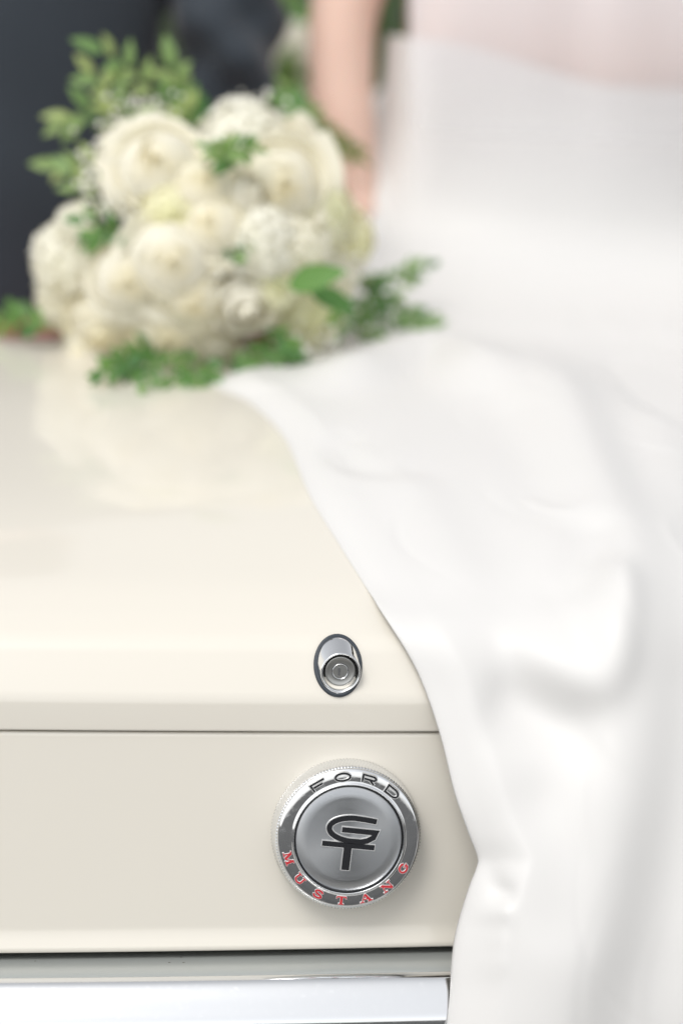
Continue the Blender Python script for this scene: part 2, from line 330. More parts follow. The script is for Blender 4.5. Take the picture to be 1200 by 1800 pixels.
FORD = {'F': [([(-.5, -.5), (-.5, .44), (.6, .44)], 1, False), ([(-.4, -.02), (.4, -.02)], 1, False)],
        'O': [(arcp(0, 0, .58, .46, 0, 345, 23), 1, True)],
        'R': [([(-.5, -.5), (-.5, .44), (.25, .44)]+arcp(.25, .2, .26, .24, 80, -80, 8)+[(.2, -.04), (-.38, -.04)], 1, False), ([(.12, -.1), (.5, -.5)], 1, False)],
        'D': [([(-.5, -.46), (-.5, .46), (.1, .46)]+arcp(.1, 0, .46, .46, 80, -80, 10)+[(.1, -.46)], 1, True)]}
for ch, a in zip('FORD', (-36, -12.5, 11.5, 35.5)):
    letter(sc(FORD[ch], 9.4, 5.9, 1.35), cap, ring_place(a, .0463, False), .0217, .0226, .4*mm, [EDGEM, BLACKE])
T_, t_ = 1.5, .6
MUS = {'M': [([(-.42, -.5), (-.42, .5)], t_, False), ([(-.42, .48), (.0, -.42)], T_, False), ([(.0, -.42), (.42, .48)], t_, False), ([(.42, -.5), (.42, .5)], T_, False), ([(-.62, -.47), (-.22, -.47)], t_, False), ([(.2, -.47), (.66, -.47)], t_, False), ([(-.64, .47), (-.3, .47)], t_, False), ([(.3, .47), (.66, .47)], t_, False)],
       'U': [([(-.36, .48), (-.36, -.12)]+arcp(0, -.12, .36, .33, 190, 350, 10)+[(.36, .48)], 1.05, False), ([(-.6, .47), (-.1, .47)], t_, False), ([(.14, .47), (.58, .47)], t_, False)],
       'S': [([(.38, .2), (.34, .34)]+arcp(0, .24, .36, .22, 40, 200, 9)+[(-.2, .06), (.2, -.06)]+arcp(0, -.24, .38, .22, 20, -160, 10)+[(-.40, -.16)], 1.15, False)],
       'T': [([(0, -.5), (0, .45)], T_, False), ([(-.5, .45), (.5, .45)], .8, False), ([(-.48, .2), (-.48, .45)], t_, False), ([(.48, .2), (.48, .45)], t_, False), ([(-.25, -.47), (.25, -.47)], t_, False)],
       'A': [([(-.4, -.47), (0, .5)], t_, False), ([(.02, .5), (.4, -.47)], T_, False), ([(-.22, -.14), (.24, -.14)], t_, False), ([(-.6, -.47), (-.2, -.47)], t_, False), ([(.16, -.47), (.64, -.47)], t_, False)],
       'N': [([(-.4, -.47), (-.4, .47)], t_, False), ([(-.42, .47), (.4, -.47)], T_, False), ([(.4, -.47), (.4, .47)], t_, False), ([(-.6, -.47), (-.18, -.47)], t_, False), ([(.18, .47), (.62, .47)], t_, False), ([(-.62, .47), (-.38, .47)], t_, False)],
       'G': [([(.4, .22), (.3, .38)]+arcp(0, 0, .42, .46, 50, 310, 20)+[(.38, -.3), (.38, -.04)], 1.15, False), ([(.12, -.05), (.58, -.05)], t_, False)]}
for k, ch in enumerate('MUSTANG'):
    letter(sc(MUS[ch], 7.4, 5.8, 1.2), cap, ring_place(180+22.3*(3-k), .0458, True), .0217, .0226, .25*mm, [EDGEM, REDE], bev=.0001)

# trunk lock ---------------------------------------------------------
lock = empty('trunk_lock', parent=car); tag(lock, 'small chrome trunk lock with dark oval gasket')
fc = Vector((-.0080, .0230, .8171)); sdir = Vector((0, .0227, .0367)).normalized(); fn = Vector((0, -sdir.z, sdir.y)); ax = Vector((0, -1, .08)).normalized(); X_ = Vector((1, 0, 0)); axu = X_.cross(ax)*-1
if axu.z < 0: axu = -axu
lock.matrix_local = Matrix.Translation(fc-Vector((0, .6, 0)))
def ell(c, u, a, v, b_, n=64): return [c+u*a*math.cos(2*math.pi*i/n)+v*b_*math.sin(2*math.pi*i/n) for i in range(n)]
def rings(name, R, m, cap_last=False):
    V = [p for r in R for p in r]; n = len(R[0]); Fc = grid_faces(len(R), n, True)
    if cap_last: Fc.append(tuple(range((len(R)-1)*n, len(R)*n)))
    return mesh(name, V, Fc, m, lock)
O = Vector((0, 0, 0)); e0 = fn*.0
rings('gasket', [ell(O-fn*.002, X_, .0178, sdir, .0236), ell(O+fn*.0010, X_, .0178, sdir, .0236), ell(O+fn*.0022, X_, .0171, sdir, .0229), ell(O+fn*.0024, X_, .0158, sdir, .0216), ell(O+fn*.0012, X_, .0150, sdir, .0208)], RUBBER)
rc = Vector((.0010, 0, 0))+ax*.0112+axu*(-.0026)
R_ = [ell(O+fn*.0005, X_, .0156, sdir, .0214), ell(O+fn*.0028, X_, .0154, sdir, .0212)]
b0 = O+fn*.0034
for k in range(1, 6):
    u = k/6; R_.append([p.lerp(q, u) for p, q in zip(ell(b0, X_, .0151, sdir, .0206), ell(rc-ax*.001, X_, .0146, axu, .0148))])
R_ += [ell(rc-ax*.0008, X_, .0147, axu, .0149), ell(rc, X_, .0143, axu, .0145), ell(rc+ax*.0002, X_, .0137, axu, .0139), ell(rc-ax*.0006, X_, .0132, axu, .0134)]
for dz, r in ((-.003, .0128), (-.010, .0122)): R_.append(ell(rc+ax*dz, X_, r, axu, r))
rings('bezel', R_, CHROME)
bc = rc-ax*.0038
rings('recess', [ell(bc-ax*.0035, X_, .0122, axu, .0122), ell(bc-ax*.0036, X_, .0001, axu, .0001)], DARK)
rings('lock_cylinder', [ell(bc-ax*.0040, X_, .0110, axu, .0110), ell(bc-ax*.0006, X_, .0110, axu, .0110), ell(bc, X_, .0105, axu, .0105), ell(bc-ax*.0004, X_, .0098, axu, .0098), ell(bc-ax*.0004, X_, .0062, axu, .0062)], STEEL)
rings('cylinder_ring', [ell(bc-ax*.0006, X_, .0060, axu, .0060), ell(bc+ax*.0002, X_, .0058, axu, .0058), ell(bc+ax*.0002, X_, .0054, axu, .0054), ell(bc-ax*.0008, X_, .0052, axu, .0052)], CHROME_W)
rings('key_plate', [ell(bc-ax*.0006, X_, .0055, axu, .0055), ell(bc-ax*.0006, X_, .0001, axu, .0001)], STEEL)
kx = [bc-ax*.0003+X_*a_+axu*c_ for a_, c_ in ((-.0016, -.0030), (.0002, -.0030), (.0002, .0030), (-.0016, .0030))]
kb = [p-ax*.0006 for p in kx]
mesh('keyhole_shutter', kx+kb, [(0, 1, 2, 3), (0, 4, 5, 1), (1, 5, 6, 2), (2, 6, 7, 3), (3, 7, 4, 0)], CHROME_W, lock, smooth=False)

# ------------------------------------------------------------------ people
def tube(bm, path, radii, seg=20, axis_up=(0, 0, 1)):
    """closed tube; radii: r or (r_side, r_other)"""
    P = [Vector(p) for p in path]; rs = [(r, r) if not isinstance(r, tuple) else r for r in radii]; R0 = []
    for i, p in enumerate(P):
        d = (P[min(i+1, len(P)-1)]-P[max(i-1, 0)]).normalized(); u = Vector((1, 0, 0)); u = (u-d*u.dot(d))
        if u.length < .2: u = Vector((0, 1, 0)); u = u-d*u.dot(d)
        u.normalize(); v = d.cross(u); R0.append([bm.verts.new(p+u*rs[i][0]*math.cos(2*math.pi*k/seg)+v*rs[i][1]*math.sin(2*math.pi*k/seg)) for k in range(seg)])
    for a, c in zip(R0[:-1], R0[1:]):
        for k in range(seg): bm.faces.new((a[k], a[(k+1) % seg], c[(k+1) % seg], c[k]))
    bm.faces.new(R0[0][::-1]); bm.faces.new(R0[-1])
def smooth_tube(bm, ctrl, seg=20, n=6):
    C = catmull([tuple(c[0])+(c[1] if isinstance(c[1], tuple) else (c[1], c[1])) for c in ctrl], n); tube(bm, [q[:3] for q in C], [(max(q[3], .001), max(q[4], .001)) for q in C], seg)
def ball(bm, c, r, seg=16):
    m_ = Matrix.Translation(c) @ Matrix.Diagonal((*r, 1)); bmesh.ops.create_uvsphere(bm, u_segments=seg, v_segments=seg, radius=1, matrix=m_)
def remeshed(name, bm, m, parent, voxel=.007, smooth=8, disp=None):
    bmesh.ops.recalc_face_normals(bm, faces=bm.faces)
    me = bpy.data.meshes.new(name+'_src'); bm.to_mesh(me); bm.free(); o = bpy.data.objects.new(name+'_src', me); COL.objects.link(o)
    r = o.modifiers.new('r', 'REMESH'); r.mode = 'VOXEL'; r.voxel_size = voxel; s = o.modifiers.new('s', 'SMOOTH'); s.factor = .5; s.iterations = smooth
    dg = bpy.context.evaluated_depsgraph_get(); dg.update(); out = bpy.data.meshes.new_from_object(o.evaluated_get(dg)); out.name = name
    bpy.data.objects.remove(o); bpy.data.meshes.remove(me)
    if disp:
        n = len(out.vertices); co = np.empty(n*3, 'f'); out.vertices.foreach_get('co', co); no = np.empty(n*3, 'f'); out.vertices.foreach_get('normal', no)
        co = co.reshape(-1, 3); no = no.reshape(-1, 3); co = co+no*disp(co)[:, None]; out.vertices.foreach_set('co', co.astype('f').ravel())
    out.materials.clear(); out.materials.append(m); out.polygons.foreach_set('use_smooth', [True]*len(out.polygons)); out.update()
    return link(bpy.data.objects.new(name, out), parent)
def hand(bm, wrist, direction, normal, side, curl=.5, L=.18):
    """palm plus five separate fingers; side=+1 puts the thumb towards direction x normal"""
    d = Vector(direction).normalized(); n_ = Vector(normal); n_ = (n_-d*n_.dot(d)).normalized(); s_ = d.cross(n_)*side; wv = Vector(wrist)
    smooth_tube(bm, [(wv-d*.02, .026), (wv+d*.03, .034), (wv+d*.07, .036), (wv+d*.095, .030)], 14, 3)
    for i, (off, ln) in enumerate(((.027, .070), (.009, .078), (-.009, .073), (-.026, .058))):
        p = wv+d*.085+s_*off; pts = [(p, .0092)]; dd = d.copy()
        for k, f in enumerate((.45, .32, .23)):
            dd = (dd+n_*curl*(.5 if k == 0 else .9)).normalized(); p = p+dd*ln*f; pts.append((p, .0088-.0011*k))
        smooth_tube(bm, pts, 10, 3)
    p = wv+d*.025+s_*.026; q = p+(d*.6+s_*.7+n_*.2).normalized()*.04; r_ = q+(d*.9+s_*.2+n_*.3).normalized()*.034
    smooth_tube(bm, [(p, .014), (q, .0105), (r_, .008)], 10, 3)
def head(bm, c, face=(0, 1, 0)):
    c = Vector(c); f = Vector(face).normalized(); s_ = Vector((0, 0, 1)).cross(f)
    ball(bm, c+Vector((0, 0, .025)), (.074, .092, .088)); ball(bm, c+f*.028-Vector((0, 0, .05)), (.056, .062, .062))
    smooth_tube(bm, [(c+f*.088+Vector((0, 0, .02)), .008), (c+f*.104-Vector((0, 0, .018)), .013), (c+f*.09-Vector((0, 0, .028)), .012)], 8, 3)
    ball(bm, c+f*.084-Vector((0, 0, .058)), (.022, .010, .008))
    for k in (-1, 1):
        ball(bm, c+s_*k*.078-Vector((0, 0, .005)), (.010, .020, .032)); ball(bm, c+f*.076+s_*k*.032+Vector((0, 0, .02)), (.014, .012, .010))

# groom (left): sits on the folded top, back to the camera
GX, GY = -.285, .99
groom = empty('person', (GX, GY, .94)); tag(groom, 'person in charcoal suit jacket sitting with back to the camera', 'person', )
W2 = lambda o: Matrix.Translation(-o.location)
def at_(root, bm): bmesh.ops.translate(bm, verts=bm.verts, vec=-Vector(root.location))
bm = bmesh.new()
smooth_tube(bm, [((GX, GY, .96), (.16, .10)), ((GX, GY-.005, 1.06), (.15, .095)), ((GX, GY+.01, 1.22), (.16, .10)), ((GX, GY+.02, 1.38), (.18, .095)), ((GX, GY+.03, 1.455), (.12, .07))], 24)
smooth_tube(bm, [((GX, GY+.03, 1.44), .06), ((GX, GY+.045, 1.50), .055), ((GX, GY+.06, 1.57), .055)], 16)
head(bm, (GX, GY+.075, 1.63))
for s in (-1, 1):
    smooth_tube(bm, [((GX+s*.09, GY, 1.00), .085), ((GX+s*.10, GY+.22, 1.00), .078), ((GX+s*.11, GY+.43, .98), .058), ((GX+s*.11, GY+.47, .90), .054), ((GX+s*.11, GY+.50, .70), .05), ((GX+s*.11, GY+.53, .56), .04)], 16)
armR = [((GX+.175, GY+.01, 1.40), .055), ((GX+.228, GY-.015, 1.30), .042), ((GX+.250, GY-.045, 1.19), .038), ((GX+.252, GY-.01, 1.115), .037), ((GX+.245, GY+.17, 1.075), .034), ((GX+.25, GY+.24, 1.065), .027)]
armL = [((GX-.175, GY+.01, 1.40), .055), ((GX-.23, GY-.01, 1.27), .047), ((GX-.25, GY+.0, 1.14), .043), ((GX-.23, GY+.08, 1.09), .04), ((GX-.15, GY+.20, 1.08), .034), ((GX-.12, GY+.25, 1.08), .027)]
for A in (armR, armL): smooth_tube(bm, [(Vector(p), r) for p, r in A], 16)
hand(bm, (GX+.25, GY+.24, 1.065), (.1, 1, -.15), (0, -.1, -1), -1, .35); hand(bm, (GX-.12, GY+.25, 1.08), (.4, 1, -.2), (0, 0, -1), 1, .35)
at_(groom, bm); remeshed('body', bm, SKIN, groom, .006, 4)
bm = bmesh.new()
smooth_tube(bm, [((GX, GY, .90), (.205, .150)), ((GX, GY-.01, 1.00), (.195, .140)), ((GX, GY-.012, 1.12), (.176, .128)), ((GX, GY-.005, 1.24), (.182, .130)), ((GX, GY+.01, 1.36), (.205, .122)), ((GX, GY+.02, 1.43), (.175, .095)), ((GX, GY+.03, 1.475), (.09, .07))], 32)
for s, A in ((1, armR), (-1, armL)):
    B = [(Vector((GX+s*.10, GY+.015, 1.415)), .058)]+[(Vector(p), r+.018) for p, r in A[:-1]]; B[1] = (B[1][0], .068); B[2] = (B[2][0], .058); B[3] = (B[3][0], .056); B[4] = (B[4][0], .054); smooth_tube(bm, B, 20)
at_(groom, bm)
def suit_folds(co):
    x, y, z = co[:, 0], co[:, 1], co[:, 2]+.94
    arm = sstep(.185, .205, np.abs(x))*np.exp(-((z-1.19)/.10)**2)
    f = -.009*np.sin(62*z+58*np.abs(x)+20*y)*arm+.003*np.sin(88*z-60*np.abs(x)+1)*arm
    back = (1-sstep(.15, .18, np.abs(x)))*(y < 0)
    f += back*(.003*np.sin(24*z+9*x)*np.exp(-((z-1.02)/.09)**2)-.004*np.exp(-(x/.004)**2))
    f += .0015*np.sin(31*x+17*z)*np.sin(23*z+11*y)
    return f
remeshed('suit_jacket', bm, SUIT, groom, .0065, 7, suit_folds)
bm = bmesh.new()
for s in (-1, 1):
    smooth_tube(bm, [((GX+s*.085, GY+.02, 1.025), .105), ((GX+s*.10, GY+.22, 1.02), .092), ((GX+s*.11, GY+.44, .99), .075), ((GX+s*.11, GY+.49, .90), .07), ((GX+s*.11, GY+.52, .70), .066), ((GX+s*.11, GY+.54, .58), .066)], 18)
at_(groom, bm); remeshed('trousers', bm, SUIT, groom, .01, 4)
bm = bmesh.new(); ball(bm, (GX, GY+.065, 1.67), (.083, .10, .085)); ball(bm, (GX, GY+.02, 1.62), (.075, .06, .07)); at_(groom, bm); remeshed('hair', bm, HAIR_D, groom, .008, 3)

# bride (right)
BX, BY = .325, .985
bride = empty('person', (BX, BY, .94)); tag(bride, 'person in white strapless wedding dress and veil, long train draped over the trunk', 'person')
bm = bmesh.new()
smooth_tube(bm, [((BX, BY, .98), (.165, .11)), ((BX, BY, 1.10), (.15, .10)), ((BX, BY+.01, 1.20), (.168, .097)), ((BX, BY+.02, 1.32), (.168, .090)), ((BX, BY+.03, 1.40), (.15, .07)), ((BX, BY+.035, 1.44), (.08, .055))], 24)
smooth_tube(bm, [((BX, BY+.035, 1.42), .05), ((BX, BY+.045, 1.48), .045), ((BX, BY+.06, 1.55), .047)], 14)
head(bm, (BX, BY+.075, 1.605))
for s in (-1, 1): smooth_tube(bm, [((BX+s*.08, BY, 1.02), .09), ((BX+s*.09, BY+.22, 1.02), .08), ((BX+s*.09, BY+.43, .99), .055), ((BX+s*.09, BY+.47, .90), .05), ((BX+s*.09, BY+.50, .60), .04)], 16)
bL = [((BX-.155, BY+.02, 1.385), .046), ((BX-.205, BY-.005, 1.33), .043), ((BX-.240, BY-.03, 1.24), .0375), ((BX-.243, BY-.045, 1.16), .0345), ((BX-.238, BY-.055, 1.11), .033), ((BX-.228, BY-.065, 1.05), .027), ((BX-.220, BY-.075, 1.02), .0225)]
bR = [((BX+.155, BY+.02, 1.385), .046), ((BX+.205, BY+.0, 1.32), .042), ((BX+.235, BY+.0, 1.20), .036), ((BX+.22, BY+.08, 1.12), .034), ((BX+.15, BY+.22, 1.10), .026), ((BX+.13, BY+.25, 1.10), .022)]
for A in (bL, bR): smooth_tube(bm, [(Vector(p), r) for p, r in A], 18)
hand(bm, (BX-.220, BY-.075, 1.02), (-.35, .10, -.75), (0, .9, -.4), 1, .5); hand(bm, (BX+.13, BY+.25, 1.10), (-.4, 1, -.3), (0, 0, -1), -1, .4)
at_(bride, bm); remeshed('body', bm, SKIN, bride, .006, 5)
bm = bmesh.new(); ball(bm, (BX, BY+.06, 1.64), (.083, .098, .085)); ball(bm, (BX, BY-.03, 1.60), (.065, .055, .06)); at_(bride, bm); remeshed('hair', bm, HAIR_B, bride, .008, 3)
dress = None
bm = bmesh.new()
smooth_tube(bm, [((BX+.02, BY+.02, .902), (.25, .20)), ((BX+.01, BY, .985), (.222, .158)), ((BX, BY+.005, 1.08), (.186, .122)), ((BX-.002, BY+.010, 1.115), (.180, .116)), ((BX-.002, BY+.014, 1.142), (.174, .110)), ((BX-.002, BY+.016, 1.152), (.172, .108))], 36, 8)
for s in (-1, 1): smooth_tube(bm, [((BX+s*.08, BY, 1.03), .125), ((BX+s*.10, BY+.22, 1.03), .12), ((BX+s*.10, BY+.44, 1.0), .10), ((BX+s*.10, BY+.50, .88), .12), ((BX+s*.10, BY+.53, .60), .16)], 18)
at_(bride, bm)
def dress_folds(co):
    x, y, z = co[:, 0], co[:, 1], co[:, 2]+.94
    return .0035*np.sin(38*z+14*x+3*np.sin(9*x))*np.exp(-((z-1.10)/.07)**2)+.002*np.sin(30*x+20*z)
dress = remeshed('wedding_dress', bm, SATIN, bride, .007, 6, dress_folds)

# train: one sheet of satin from the bride's hips over the lid, over the lip and down past the bumper
CP = [(0.868, 1.208), (0.862, 1.14), (0.852, 1.08), (0.832, 1.025), (0.798, 0.987), (0.75, 0.966), (0.69, 0.953), (0.62, 0.938), (0.45, 0.924), (0.25, 0.899), (0.12, 0.873), (0.06, 0.8555), (0.026, 0.838), (0.001, 0.802), (-0.026, 0.757), (-0.055, 0.7), (-0.083, 0.63), (-0.103, 0.57), (-0.115, 0.48), (-0.125, 0.35), (-0.145, 0.15), (-0.17, 0.03), (-0.22, 0.014), (-0.4, 0.012)]
EDGE = [(0.0, 0.131), (0.06, 0.128), (0.13, 0.12), (0.2, 0.108), (0.4019, 0.0363), (0.5196, -0.0693), (0.5886, -0.043), (0.6779, -0.02), (0.8061, -0.0099), (0.8976, 0.0063), (0.9667, 0.0209), (0.9954, 0.0257), (1.0206, 0.0325), (1.0611, 0.0514), (1.103, 0.0646), (1.1442, 0.0738), (1.1727, 0.0834), (1.1909, 0.0905), (1.1989, 0.09), (1.215, 0.084), (1.2449, 0.0756), (1.2689, 0.0722), (1.3087, 0.0692), (1.45, 0.05), (1.8, 0.03), (2.05, 0.02)]          # (s, x) of the hem on the left
FOLDS = [([(0.2335, 0.3522), (0.2339, 0.4794), (0.225, 0.6518), (0.2194, 0.7986), (0.2183, 0.8928), (0.2092, 0.9932), (0.2039, 1.0648), (0.1946, 1.1279), (0.1764, 1.1893), (0.1567, 1.2617), (0.1419, 1.3096), (0.1174, 1.4359), (0.1133, 1.5246)], 0.026, 0.065, 0.042), ([(0.336, 0.8996), (0.2943, 1.107), (0.2804, 1.2305), (0.2762, 1.3529)], 0.022, 0.04, 0.04), ([(0.1086, 1.02), (0.1377, 1.0565), (0.1665, 1.0734), (0.1859, 1.0678), (0.1978, 1.0344), (0.2124, 0.9557)], 0.0135, 0.0101, 0.032), ([(0.0931, 1.0652), (0.13, 1.0862), (0.1589, 1.0988), (0.1843, 1.0966)], -0.009, 0.028, 0.014), ([(0.058, 0.981), (0.0687, 1.044), (0.0869, 1.1196), (0.1058, 1.189), (0.1196, 1.2493), (0.113, 1.3092)], 0.008, 0.03, 0.05), ([(0.118, 1.1237), (0.1415, 1.1688), (0.149, 1.2053), (0.1339, 1.2695)], -0.006, 0.028, 0.028), ([(0.2046, 0.8836), (0.1825, 0.972), (0.1645, 1.0346)], -0.01, 0.024, 0.022), ([(-0.0212, 0.692), (0.0209, 0.7542), (0.0599, 0.785), (0.1113, 0.788)], -0.0045, 0.016, 0.04), ([(0.0066, 0.6018), (0.068, 0.5103), (0.1127, 0.4527), (0.1505, 0.4369), (0.1687, 0.513), (0.1699, 0.6088)], 0.02, 0.035, 0.035), ([(0.3297, 0.4167), (0.3341, 0.5668), (0.3547, 0.675)], -0.014, 0.024, 0.03), ([(0.0876, 1.1889), (0.1005, 1.2103), (0.1115, 1.2244)], -0.012, 0.0095, 0.006), ([(0.0786, 1.2242), (0.0938, 1.2275), (0.1103, 1.2212)], 0.008, 0.01, 0.0045), ([(0.0805, 1.245), (0.0961, 1.2499), (0.1093, 1.2452)], 0.0018, 0.008, 0.007), ([(0.0784, 1.261), (0.0948, 1.2659), (0.1092, 1.2597)], 0.0018, 0.008, 0.007), ([(0.1545, 0.8396), (0.1715, 0.8747), (0.1931, 0.8934)], 0.0016, 0.004, 0.009), ([(0.1795, 0.5759), (0.1793, 0.7376), (0.1774, 0.8545), (0.1728, 0.9305)], -0.008, 0.03, 0.03), ([(0.3152, 0.5679), (0.2906, 0.7962), (0.2679, 0.9463), (0.2537, 1.0431)], 0.01, 0.03, 0.035), ([(0.0108, 0.6621), (0.0305, 0.8378), (0.0521, 0.9583), (0.0738, 1.0304)], -0.0035, 0.025, 0.03), ([(0.0473, 0.6889), (0.0738, 0.8573), (0.0925, 0.9806), (0.1108, 1.0438)], 0.006, 0.035, 0.03)]        # (points (x, s), height, width on each side)
PRF = catmull(CP, 24); SL = np.r_[0, np.cumsum(np.hypot(*np.diff(PRF, axis=0).T))]
NS, NU = 620, 250
ss = np.linspace(0, SL[-1], NS); Yp = np.interp(ss, SL, PRF[:, 0]); Zp = np.interp(ss, SL, PRF[:, 1])
ty = np.gradient(Yp, ss); tz = np.gradient(Zp, ss); ny, nz_ = tz, -ty          # outward: up on the lid, rearward on the hang
ln_ = np.hypot(ny, nz_); ny, nz_ = ny/ln_, nz_/ln_
if nz_[NS//3] < 0: ny, nz_ = -ny, -nz_
kk = np.ones(15)/15; ny = np.convolve(np.pad(ny, 7, 'edge'), kk, 'valid'); nz_ = np.convolve(np.pad(nz_, 7, 'edge'), kk, 'valid')
E_ = np.array(EDGE); ed = catmull(E_, 10); ed = ed[np.argsort(ed[:, 0])]; xl = np.interp(ss, ed[:, 0], ed[:, 1])
u = np.linspace(0, 1, NU)**1.25
kw = np.ones(45)/45; xs_ = np.convolve(np.pad(xl, 22, 'edge'), kw, 'valid'); xr = np.interp(ss, [0, .12, .40], [.515, .53, .66])
X = xs_[:, None]+u[None]*(xr-xs_)[:, None]+(xl-xs_)[:, None]*np.exp(-u/.09)[None]; Sg = np.repeat(ss[:, None], NU, 1)
D = np.zeros_like(X); Dsm = np.zeros_like(X)
for pts, amp, wp, wn in FOLDS:
    P = catmull(pts, 6); best = np.full(X.shape, 1e9); sgn = np.zeros(X.shape); prm = np.zeros(X.shape); seg = np.hypot(*np.diff(P, axis=0).T); cum = np.r_[0, np.cumsum(seg)]
    for i in range(len(P)-1):
        d = P[i+1]-P[i]; L2 = d@d
        if L2 < 1e-12: continue
        px, py = X-P[i][0], Sg-P[i][1]; tt = np.clip((px*d[0]+py*d[1])/L2, 0, 1); qx, qy = px-tt*d[0], py-tt*d[1]; dd = qx*qx+qy*qy
        m_ = dd < best; best = np.where(m_, dd, best); sgn = np.where(m_, d[0]*py-d[1]*px, sgn); prm = np.where(m_, (cum[i]+tt*seg[i])/cum[-1], prm)
    dist = np.sqrt(best); wd = np.where(sgn > 0, wp, wn)
    taper = sstep(0, .25, prm)*sstep(0, .25, 1-prm)
    if min(wp, wn) < .0099: Dsm += amp*np.exp(-(dist/wd)**2)*taper
    else: D += amp*np.exp(-(dist/wd)**2)*taper
for _ in range(3):                                    # relax
    for ax_, kn in ((0, 5), (1, 5)):
        k_ = np.ones(kn)/kn; pw = [(0, 0), (0, 0)]; pw[ax_] = (kn//2, kn//2); Dp = np.pad(D, pw, 'edge'); D = np.apply_along_axis(lambda v: np.convolve(v, k_, 'valid'), ax_, Dp)
for ax_ in (0, 1):
    pw = [(0, 0), (0, 0)]; pw[ax_] = (1, 1); Dp = np.pad(Dsm, pw, 'edge'); Dsm = np.apply_along_axis(lambda v: np.convolve(v, np.ones(3)/3, 'valid'), ax_, Dp)
D += Dsm
rc_ = np.random.default_rng(21)                      # small irregular creases, mostly along the fall
for _ in range(70):
    cx, cs = rc_.uniform(.0, .5), rc_.uniform(.35, 1.4); th = rc_.normal(1.25, .35); ca, sa = math.cos(th), math.sin(th); ll, ww = rc_.uniform(.025, .07), rc_.uniform(.004, .010)
    a_, b_ = (X-cx)*ca+(Sg-cs)*sa, -(X-cx)*sa+(Sg-cs)*ca+6*((X-cx)*ca+(Sg-cs)*sa)**2
    D += rc_.uniform(-.0009, .0009)*np.exp(-(a_/ll)**2-(b_/ww)**2)
# soft drape undulation
D += .0030*np.sin(11*X+5*Sg+2*np.sin(4*Sg))*np.sin(7*Sg-9*X)+.0008*np.sin(31*X-14*Sg+3*np.sin(9*X))
de = X-xl[:, None]                                   # distance in from the hem
wE = np.interp(ss, [0, .51, 1.01, 1.18, 1.24, 2.1], [.03, .022, .02, .02, .032, .035])[:, None]; hE = np.interp(ss, [0, .51, 1.01, 1.16, 1.24, 2.1], [.004, .0035, .0035, .007, .019, .024])[:, None]
tE = np.clip(de/wE, 0, 1); rim = np.sqrt(np.clip(1-(1-tE)**2, 0, 1))
lift = hE*(rim-1)+D*sstep(0, .035, de)
lift = np.maximum(lift, -hE*1.0)
lift += .0045*(Sg < 1.0)*0
vv = np.clip((X-BX)/.200, -.97, .97); wrap = .118*(1-np.sqrt(1-vv*vv))*(1-sstep(.08, .30, Sg))     # the top of the sheet is the back of the bodice
Vx = X; Vy = Yp[:, None]+ny[:, None]*lift+wrap; Vz = Zp[:, None]+nz_[:, None]*lift+-.016*(np.abs(X)/.6)**2.2*(1-sstep(.80, 1.05, Sg))
Vz = np.maximum(Vz, .006)
# keep the sheet off the car body
lidz = np.interp(Vy, *np.array(sorted([(float(p[0]), float(p[1])) for p in lid_top])).T)-.016*(np.abs(X)/.6)**2.2
clr = .0014+.0025*sstep(0, .02, de); onlid = (Vy > .034) & (Vy < .67)
settle = 1-(1-sstep(0, .035, de))*sstep(.035, .10, Vy); Vz = np.where(onlid, (lidz+clr)*(1-settle)+Vz*settle, Vz)      # the hem lies down on the paint
Vz = np.where(onlid, np.maximum(Vz, lidz+clr), Vz)
Vz = Vz-.034*sstep(.17, .37, X)*(1-sstep(0, .11, Sg))                                  # bodice dips towards the middle of the back
V = np.c_[Vx.ravel()-BX, Vy.ravel()-BY, Vz.ravel()-.94]
train = mesh('train', V, grid_faces(NS, NU, flip=True), SATIN, dress)
sm = train.modifiers.new('thickness', 'SOLIDIFY'); sm.thickness = .0012; sm.offset = -1

# veil: tulle falling from the hair down the back
NV, NW = 90, 120; V = []
for i in range(NV):
    t_ = i/(NV-1)
    z = np.interp(t_, [0, .12, .30, .62, .82, 1], [1.68, 1.60, 1.40, 1.14, 1.03, .95]); y = np.interp(t_, [0, .12, .30, .62, .82, 1], [BY-.06, BY-.10, BY-.125, BY-.150, BY-.165, BY-.155])
    hw0 = np.interp(t_, [0, .15, .4, .7, 1], [.035, .12, .20, .20, .20]); hw1 = np.interp(t_, [0, .15, .4, .7, 1], [.035, .14, .26, .34, .36])
    for j in range(NW):
        v = j/(NW-1)*2-1; x = BX+.035*t_+(v*hw1 if v > 0 else v*hw0)
        yy = y-.008*min(1, t_*3)*max(.15, 1-t_)*math.sin(v*9+1.2*math.sin(v*5)+t_*1.3)+.06*v*v*min(1, t_*2)*(1-t_)
        V.append((x-BX, yy-BY, z-.94))
mesh('veil', V, grid_faces(NV, NW), VEIL, bride)

